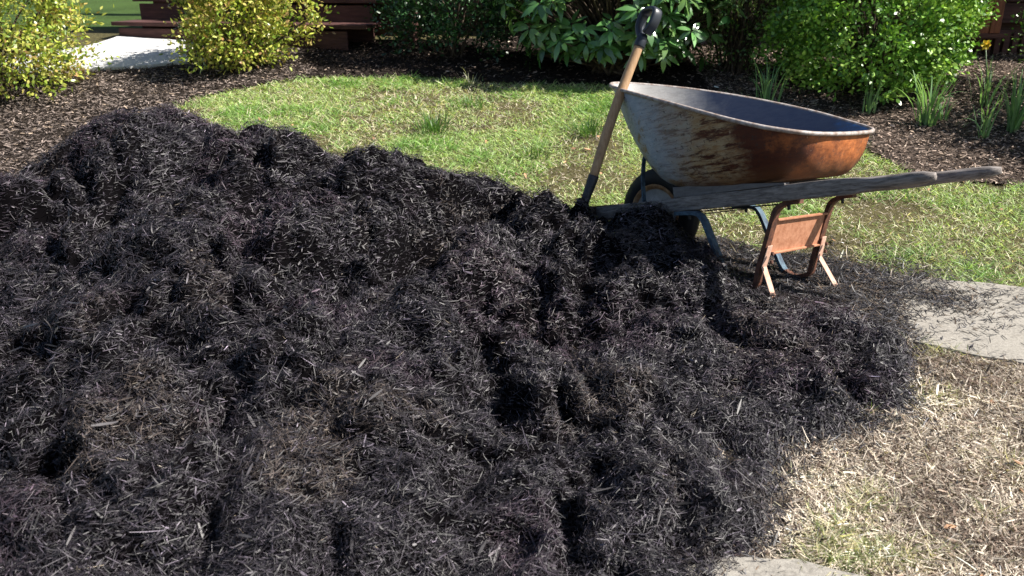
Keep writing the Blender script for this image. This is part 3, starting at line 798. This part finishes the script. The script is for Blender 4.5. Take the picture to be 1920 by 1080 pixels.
# ------------------------------------------------------------------ house, porch steps, wall
A0 = gp(224, 74); A1 = gp(652, 97)
ax = unit(A1[:2] - A0[:2]); inw = np.array([-ax[1], ax[0]])
rz = math.atan2(ax[1], ax[0])
house = thing("house", (A0[0], A0[1], min(A0[2], A1[2]) - .05), "dark brown timber house with porch behind the shrubs", "house")
house.rotation_euler = (0, 0, rz)
Ls = float(np.linalg.norm(A1[:2] - A0[:2]))
def hb(name, c, s, m=M_wallwood, par=house, bev=.004, label=None):
    bm = bmesh.new(); box(bm, c, s, bev=bev); o = bmobj(name, bm, m, par)
    if label: o["label"] = label
    return o
steps = thing("porch_steps", (A0[0], A0[1], min(A0[2], A1[2]) - .05), "dark brown wooden porch steps behind the yellow green shrub", "steps")
steps.rotation_euler = (0, 0, rz)
rise = .185
for k in range(4):
    z0 = rise * (k + 1) + .05; y0 = .33 * k; ex = .10 * k
    hb("riser", (Ls / 2 + ex / 2, y0 + .02, z0 / 2 - .02), (Ls + ex, .025, z0 - .02), par=steps)
    hb("tread", (Ls / 2 + .06 + ex / 2, y0 + .165, z0 + .005), (Ls + .22 + ex, .35, .032), par=steps)
hb("side_panel", (.30, .60, .70), (.34, .5, 1.4), par=steps, label="square boxed newel beside the steps")
# porch skirting and wall to the right of the steps
Wd = 9.0
hb("porch_post", (Ls + .36, .45, 1.2), (.14, .14, 2.6), label="dark upright post right of the steps")
hb("wall", (Ls + .5 + Wd / 2, 1.15, .85), (Wd, .12, 3.5))
for k in range(16):
    bm = bmesh.new(); box(bm, (Ls + .5 + Wd / 2, 1.075 - .004, .35 + k * .16), (Wd - .04, .035, .15), rot=Matrix.Rotation(R(-6), 3, 'X'), bev=.003); bmobj("clapboard", bm, M_wallwood, house)
hb("wall", (Ls / 2, 2.6, 1.8), (Ls + 1.2, .12, 3.2))
hb("porch_floor", (Ls / 2 + .2, 1.9, .78), (Ls + .6, 1.4, .06))
hb("wall", (Ls + .42, 1.9, 1.0), (.12, 1.5, 3.2))

# right: red brown board pier and dark slatted screen before the wall
q = at(1845, 62, 6.9)
pier = thing("board_pier", (q[0], 6.9, float(G(q[0], 6.9))), "red brown boarded pier above the yellow daffodil", "pier")
hgt = q[2] - float(G(q[0], 6.9))
bm = bmesh.new()
for k in range(3): box(bm, (-.10 + .085 * k, 0, hgt + .6), (.08, .03 + .01 * k, 1.2), bev=.005)
bmobj("boards", bm, M_post, pier)
bm = bmesh.new(); box(bm, (0, .03, hgt - .02), (.34, .1, .04), bev=.004); bmobj("sill", bm, M_wallwood, pier)
scr = thing("slatted_screen", (q[0] + .1, 7.0, float(G(q[0], 7.0))), "low dark slatted skirting screen behind the yellow daffodil", "screen")
bm = bmesh.new()
for k in range(12): box(bm, (-.35 + .07 * k, 0, hgt * .45), (.045, .02, hgt * .9), bev=.002)
bmobj("slats", bm, M_wallwood, scr)
bm = bmesh.new(); box(bm, (.03, .025, hgt * .86), (.86, .025, .05), bev=.002); box(bm, (.03, .025, .1), (.86, .025, .05), bev=.002); bmobj("rail", bm, M_wallwood, scr)

# ------------------------------------------------------------------ wheelbarrow
def RT(a, b_, c_):
    ca, sa, cb, sb, cc_, sc_ = np.cos(a), np.sin(a), np.cos(b_), np.sin(b_), np.cos(c_), np.sin(c_)
    return np.array([[ca, -sa, 0], [sa, ca, 0], [0, 0, 1]]) @ np.array([[cb, 0, sb], [0, 1, 0], [-sb, 0, cb]]) @ np.array([[1, 0, 0], [0, cc_, -sc_], [0, sc_, cc_]])
Cm = np.array([[1, 0, 0], [0, CP, SP], [0, -SP, CP]])
WM = Cm @ RT(R(-47.5), R(-1.0), R(7.1)); WT = Cm @ np.array([.467, 3.92, .348]) + np.array([0, 0, HC])
wb = thing("wheelbarrow", WT, "rusty steel wheelbarrow with grey wooden handles standing beside the mulch heap", "wheelbarrow")
wb.rotation_euler = Matrix(WM.tolist()).to_euler()
def hw(x): return .095 + .195 * x / 1.52
# handles
for s in (-1, 1):
    bm = bmesh.new(); L = 1.53; n_ = 46; pts = []; prf = []
    for i in range(n_ + 1):
        x = L * i / n_; pts.append((x, s * hw(x) + .0015 * math.sin(x * 9 + s), .0015 * math.sin(x * 13)))
        g_ = min(max((x - 1.24) / .10, 0), 1); e_ = 9 - 6.9 * g_
        a_ = .020 - .0005 * g_; b__ = .029 - .008 * g_
        if x > 1.30: b__ += .0015 * math.sin((x - 1.30) * 14)
        if i >= n_ - 1: a_ *= (.90 if i == n_ - 1 else .55); b__ *= (.92 if i == n_ - 1 else .6)
        j_ = [1 + random.uniform(-.015, .015) for _ in range(24)]
        prf.append([(u_ * j_[q_], v_ * j_[q_]) for q_, (u_, v_) in enumerate(sup(a_, b__, e_))])
    sweep(bm, pts, lambda i: prf[i], up=(0, 0, 1))
    bmobj("handle", bm, M_grey, wb, True).data
# front cross board, spacer wedges
bm = bmesh.new(); box(bm, (-.030, 0, 0), (.05, .30, .072), bev=.004); bmobj("front_crossboard", bm, wood("dark_brown_board", (.04, .028, .024), (.09, .06, .05), (40, 3, 40)), wb)
for s in (-1, 1):
    bm = bmesh.new()
    vs = [bm.verts.new((x, s * hw(x) + dy, z)) for dy in (-.018, .018) for x, z in ((.47, .0305), (1.0, .0305), (1.0, .036), (.62, .070), (.47, .072))]
    a, b_ = vs[:5], vs[5:]
    bm.faces.new(a); bm.faces.new(b_[::-1])
    for i in range(5): bm.faces.new((a[i], b_[i], b_[(i + 1) % 5], a[(i + 1) % 5]))
    bmobj("spacer_block", bm, M_block, wb)
# tub
half_r = [(.10, 0), (.122, .07), (.175, .135), (.25, .195), (.35, .245), (.48, .285), (.62, .315), (.78, .335), (.93, .335), (1.035, .31), (1.095, .26), (1.125, .18), (1.135, .08), (1.137, 0)]
half_b = [(.44, 0), (.443, .05), (.452, .09), (.475, .135), (.53, .17), (.60, .188), (.70, .20), (.80, .205), (.89, .203), (.965, .19), (1.01, .16), (1.035, .11), (1.045, .05), (1.047, 0)]
def outline(h):
    full = h + [(x, -y) for x, y in h[::-1][1:-1]]
    P = [np.array(p) for p in full]; n_ = len(P); o = []
    for i in range(n_):
        a, b_, c_, d_ = P[i - 1], P[i], P[(i + 1) % n_], P[(i + 2) % n_]
        for k in range(4):
            t_ = k / 4; o.append(.5 * ((2 * b_) + (-a + c_) * t_ + (2 * a - 5 * b_ + 4 * c_ - d_) * t_ ** 2 + (-a + 3 * b_ - 3 * c_ + d_) * t_ ** 3))
    return np.array(o)
OR_, OB = outline(half_r), outline(half_b)
def rimz(x, y): return .602 - .362 * x + (.042 - .020 * np.clip((x - .85) / .25, 0, 1)) * y + .013 * np.sin(np.pi * np.clip((x - .085) / .9, 0, 1))
levels = [(0, 0), (.06, .13), (.13, .27), (.21, .41), (.31, .55), (.42, .68), (.54, .79), (.67, .88), (.80, .945), (.92, .98), (1.0, .995), (1.12, 1.0)]
cb_ = np.array([.78, 0])
def shell(off):
    rings = []
    for (u_, v_) in levels:
        if u_ <= 1: xy = OR_ * (1 - u_) + OB * u_
        else: xy = OB + (cb_ - OB) * (u_ - 1)
        ctr = xy.mean(0); nrm_ = unit(xy - ctr); xy = xy - nrm_ * off
        zb = .074 - .028 * np.clip((OB[:, 0] - .44) / .35, 0, 1)
        z = rimz(OR_[:, 0], OR_[:, 1]) * (1 - v_) + zb * v_ + off * v_ + .0025 * np.array([math.sin(i * .9 + v_ * 9) for i in range(len(xy))]) * (v_ > 0.2) * (v_ < .9)
        rings.append(np.column_stack([xy, z]))
    return rings
def shellmesh(off, name, m):
    rg = shell(off); n_ = len(OR_); V = np.concatenate(rg + [np.array([[.78, 0, rg[-1][:, 2].mean()]])]); F = []
    for i in range(len(rg) - 1):
        for j in range(n_): F.append((i * n_ + j, i * n_ + (j + 1) % n_, (i + 1) * n_ + (j + 1) % n_, (i + 1) * n_ + j))
    last = (len(rg) - 1) * n_; me = bpy.data.meshes.new(name)
    me.from_pydata([tuple(v) for v in V], [], F + [(last + j, last + (j + 1) % n_, len(V) - 1) for j in range(n_)])
    for p_ in me.polygons: p_.use_smooth = True
    return link(name, me, m, wb)
tub = shellmesh(0, "tub", M_tub)
inn = shellmesh(.004, "tub_lining", M_tubin)
bm = bmesh.new()
sweep(bm, [(x, y, rimz(x, y)) for x, y in OR_ * 1.0 + unit(OR_ - np.array([.62, 0])) * .006], circ(.008, 8), up=(0, 0, 1), closed=True)
bmobj("rim", bm, M_rim, wb, True)
# wheel: tyre, rim disc
wc = Vector((.265, 0, -.025)); WR = .195
def ring(prof_, name, m, par, n_=48, ctr=wc):
    V, F = [], []
    k_ = len(prof_)
    for i in range(n_):
        a = 2 * math.pi * i / n_
        for r_, y_ in prof_: V.append((ctr[0] + r_ * math.cos(a), ctr[1] + y_, ctr[2] + r_ * math.sin(a)))
    for i in range(n_):
        for j in range(k_ - 1): F.append((i * k_ + j, i * k_ + j + 1, ((i + 1) % n_) * k_ + j + 1, ((i + 1) % n_) * k_ + j))
    me = bpy.data.meshes.new(name); me.from_pydata(V, [], F)
    for p_ in me.polygons: p_.use_smooth = True
    return link(name, me, m, par)
wheel = bpy.data.objects.new("wheel", None); COL.objects.link(wheel); wheel.parent = wb
tp = []
for i in range(25):
    a = math.pi * (i / 24) * 1.36 - math.pi * .18
    y_ = -math.cos(a) * .046; r_ = .148 + math.sin(a) * .047 + (.002 if i % 3 == 0 else 0)
    tp.append((r_, y_))
ring(tp, "tyre", M_tyre, wheel)
ring([(.122, -.036), (.127, -.044), (.121, -.046), (.112, -.040), (.106, -.034)], "rim_edge", M_hubr, wheel)
ring([(.106, -.034), (.098, -.028), (.070, -.026), (.045, -.034), (.022, -.046), (.0, -.047)], "wheel_disc", M_hub, wheel)
ring([(.0, .047), (.022, .046), (.045, .034), (.07, .026), (.106, .034), (.112, .04), (.121, .046), (.127, .044), (.122, .036), (.118, 0), (.122, -.036)], "wheel_disc", M_hub, wheel)
bm = bmesh.new(); sweep(bm, [wc + Vector((0, -.15, 0)), wc + Vector((0, .15, 0))], circ(.008, 8), up=(0, 0, 1)); bmobj("axle", bm, M_black, wb, True)
for s in (-1, 1):
    bm = bmesh.new(); y = s * (hw(.27) + .001)
    sweep(bm, [(wc[0], y, -.03), (wc[0], y, .0)], rect(.03, .05), up=(0, 1, 0)) ; bmobj("axle_bracket", bm, M_black, wb)
    # front strut from handle to the nose of the tub
    bm = bmesh.new(); sweep(bm, smoothpath([(.272, s * .115, .03), (.278, s * .117, .12), (.295, s * .12, .20), (.325, s * .122, .255)], 4), rect(.006, .022), up=(0, 1, 0)); bmobj("front_strut", bm, M_bluest if s < 2 else M_black, wb)
# legs
def strap(pts, w, th, name, m, par): 
    bm = bmesh.new(); sweep(bm, pts, rect(th, w), up=(0, 1, 0)); o = bmobj(name, bm, m, par)
    mod = o.modifiers.new("bev", 'BEVEL'); mod.width = .0015; mod.segments = 2; return o
for s in (-1, 1):
    y = s * .205
    leg = smoothpath([(1.04, y, -.034), (.985, y, -.036), (.945, y, -.055), (.925, y, -.095), (.89, y, -.18), (.853, y, -.27), (.835, y, -.325), (.805, y, -.338), (.765, y, -.340), (.728, y, -.322), (.705, y, -.29), (.675, y, -.205), (.645, y, -.115), (.625, y, -.065), (.60, y, -.042), (.55, y, -.036), (.50, y, -.034)], 4)
    k1 = [i for i, p_ in enumerate(leg) if p_[0] < .722 and p_[2] > -.33]
    cut = k1[0] if s > 0 else k1[0]
    rear, front = leg[:cut + 1], leg[cut:]
    o = strap(rear, .036, .017, "leg", M_rustd, wb)
    o2 = strap(front, .036, .015, "leg_front_strut", M_bluest, wb); o2["label"] = "chipped blue front half of the leg"
    # stabiliser bar bolted to the leg
    o3 = strap([(.895, y, -.185), (.862, y, -.262), (.876, y, -.315), (.892, y, -.382)] if s < 0 else [(.895, y, -.185), (.868, y, -.265), (.893, y, -.315), (.930, y, -.390)], .034, .004, "foot_stabiliser", M_rustl, wb)
    for v in o3.data.vertices: v.co.x += .009
    o4 = strap([(.940 if s > 0 else .90, y, -.394), (.87, y, -.383), (.80, y, -.352)], .016, .005, "foot_rod", M_rim, wb)
    for (bx_, bz_) in ((.905, -.215), (.898, -.245)):
        bm = bmesh.new(); bmesh.ops.create_cone(bm, cap_ends=True, segments=6, radius1=.008, radius2=.007, depth=.008, matrix=Matrix.Translation((bx_ + .006, y, bz_)) @ Matrix.Rotation(R(90), 4, 'Y')); bmobj("bolt", bm, M_rustd, wb)
    for bx_ in (.99, .56):
        bm = bmesh.new(); bmesh.ops.create_cone(bm, cap_ends=True, segments=6, radius1=.006, radius2=.006, depth=.026, matrix=Matrix.Translation((bx_, y, -.048))); bmobj("bolt", bm, M_black, wb)
# brace panel between the legs
bm = bmesh.new()
d_ = Vector((.918 - .872, 0, -.09 + .215)); mid = Vector((.903, 0, -.152)); ang = math.atan2(d_.x, d_.z)
Ry = Matrix.Rotation(ang, 3, 'Y')
box(bm, mid, (.003, .376, .130), rot=Ry)
for e in (-.5, .5): box(bm, mid + Ry @ Vector((.006, 0, e * .13)), (.014, .378, .006), rot=Ry, bev=.001)
bmobj("leg_brace_panel", bm, M_rust, wb)
bm = bmesh.new(); sweep(bm, [(.56, -.20, -.046), (.56, .20, -.046)], rect(.004, .026), up=(1, 0, 0)); bmobj("cross_strap", bm, M_black, wb)
bm = bmesh.new(); sweep(bm, [(.52, -.175, -.033), (1.02, -.215, -.038)], circ(.003, 6), up=(0, 0, 1)); bmobj("tie_rod", bm, M_black, wb)

# ------------------------------------------------------------------ shovel
sb = at(1088, 402, 3.42); stp = at(1203, 74, 3.66); stop_ = at(1222, 12, 3.70)
base = sb
sh = thing("shovel", base, "short wooden shaft shovel with black D grip stuck in the mulch beside the wheelbarrow", "shovel")
def lp(v): return Vector(v) - Vector(base)
b0, b1_ = Vector((0, 0, 0)), lp(stp)
jn = b0.lerp(b1_, .205)
bm = bmesh.new(); n_ = 16
mid = [jn.lerp(b1_, i / n_) + Vector((-.010, 0, .003)) * math.sin(math.pi * i / n_) * .8 for i in range(n_ + 1)]
sweep(bm, mid, circ(.0205, 16), up=(0, 1, 0), scales=[.93 + .10 * math.sin(math.pi * min(i / n_ * 1.1, 1)) for i in range(n_ + 1)]); bmobj("shaft", bm, M_shaft, sh, True)
dirn = (b1_ - b0).normalized()
bm = bmesh.new(); sweep(bm, [b0 - dirn * .12, b0, b0.lerp(jn, .4), jn, jn + dirn * .012], circ(.0225, 16), up=(0, 1, 0), scales=[.6, .72, .82, 1.0, .99]); bmobj("socket", bm, M_socket, sh, True)
# blade buried in the heap
bm = bmesh.new()
rows = []
side = Vector((.8, -.6, 0)); side = (side - dirn * side.dot(dirn)).normalized(); bk = dirn.cross(side)
for i, (l_, w_) in enumerate([(.05, .03), (.08, .09), (.12, .10), (.22, .10), (.30, .09), (.34, .03)]):
    rows.append([bm.verts.new(b0 - dirn * l_ + side * (w_ * u_) + bk * (.02 * u_ * u_)) for u_ in (-1, -.5, 0, .5, 1)])
for a, b_ in zip(rows[:-1], rows[1:]):
    for j in range(4): bm.faces.new((a[j], a[j + 1], b_[j + 1], b_[j]))
o = bmobj("blade", bm, M_socket, sh, True); md = o.modifiers.new("s", 'SOLIDIFY'); md.thickness = .003
# D grip: ferrule, two arms and cross bar; its plane is seen nearly edge on
bm = bmesh.new(); sweep(bm, [b1_ - dirn * .035, b1_ - dirn * .03, b1_, b1_ + dirn * .02], circ(.024, 16), up=(0, 1, 0), scales=[.93, 1, .95, .8]); bmobj("ferrule", bm, M_plastic, sh, True)
gs = Vector((.38, -.92, .0)); gs = (gs - dirn * gs.dot(dirn)).normalized()
arch = [(.0, -.010), (-.022, .012), (-.043, .040), (-.050, .070), (-.047, .100), (-.030, .113), (0, .116), (.030, .113), (.047, .100), (.050, .070), (.043, .040), (.022, .012), (.0, -.010)]
P_ = [b1_ + dirn * (.012 + v_) + gs * u_ for u_, v_ in arch]
bm = bmesh.new(); pp_ = [Vector(q_) for q_ in smoothpath([tuple(q_) for q_ in P_[:-1]], 4)] 
nn = gs.cross(dirn)
sweep(bm, pp_[:-4] if False else pp_, sup(.011, .023, 3, 14), up=tuple(nn)); bmobj("grip", bm, M_plastic, sh, True)

# a light wood chip and stone at the foot of the heap
q = gp(1690, 697); bm = bmesh.new(); sweep(bm, [(-.035, .0, .008), (0, .004, .012), (.04, 0, .008)], sup(.009, .004, 3, 8), up=(0, 0, 1), scales=[.7, 1, .5])
o = bmobj("wood_splinter", bm, M_rustl, None); o.location = q; tag(o, "pale orange wood splinter at the right foot of the mulch heap", "wood splinter")
q = gp(1667, 664); bm = bmesh.new(); bmesh.ops.create_icosphere(bm, subdivisions=2, radius=.014)
for v in bm.verts: v.co *= 1 + .25 * random.uniform(-1, 1); v.co.z *= .6
o = bmobj("pebble", bm, M_hub, None, True); o.location = (q[0], q[1], q[2] + .012); tag(o, "small pale pebble at the right foot of the mulch heap", "pebble")
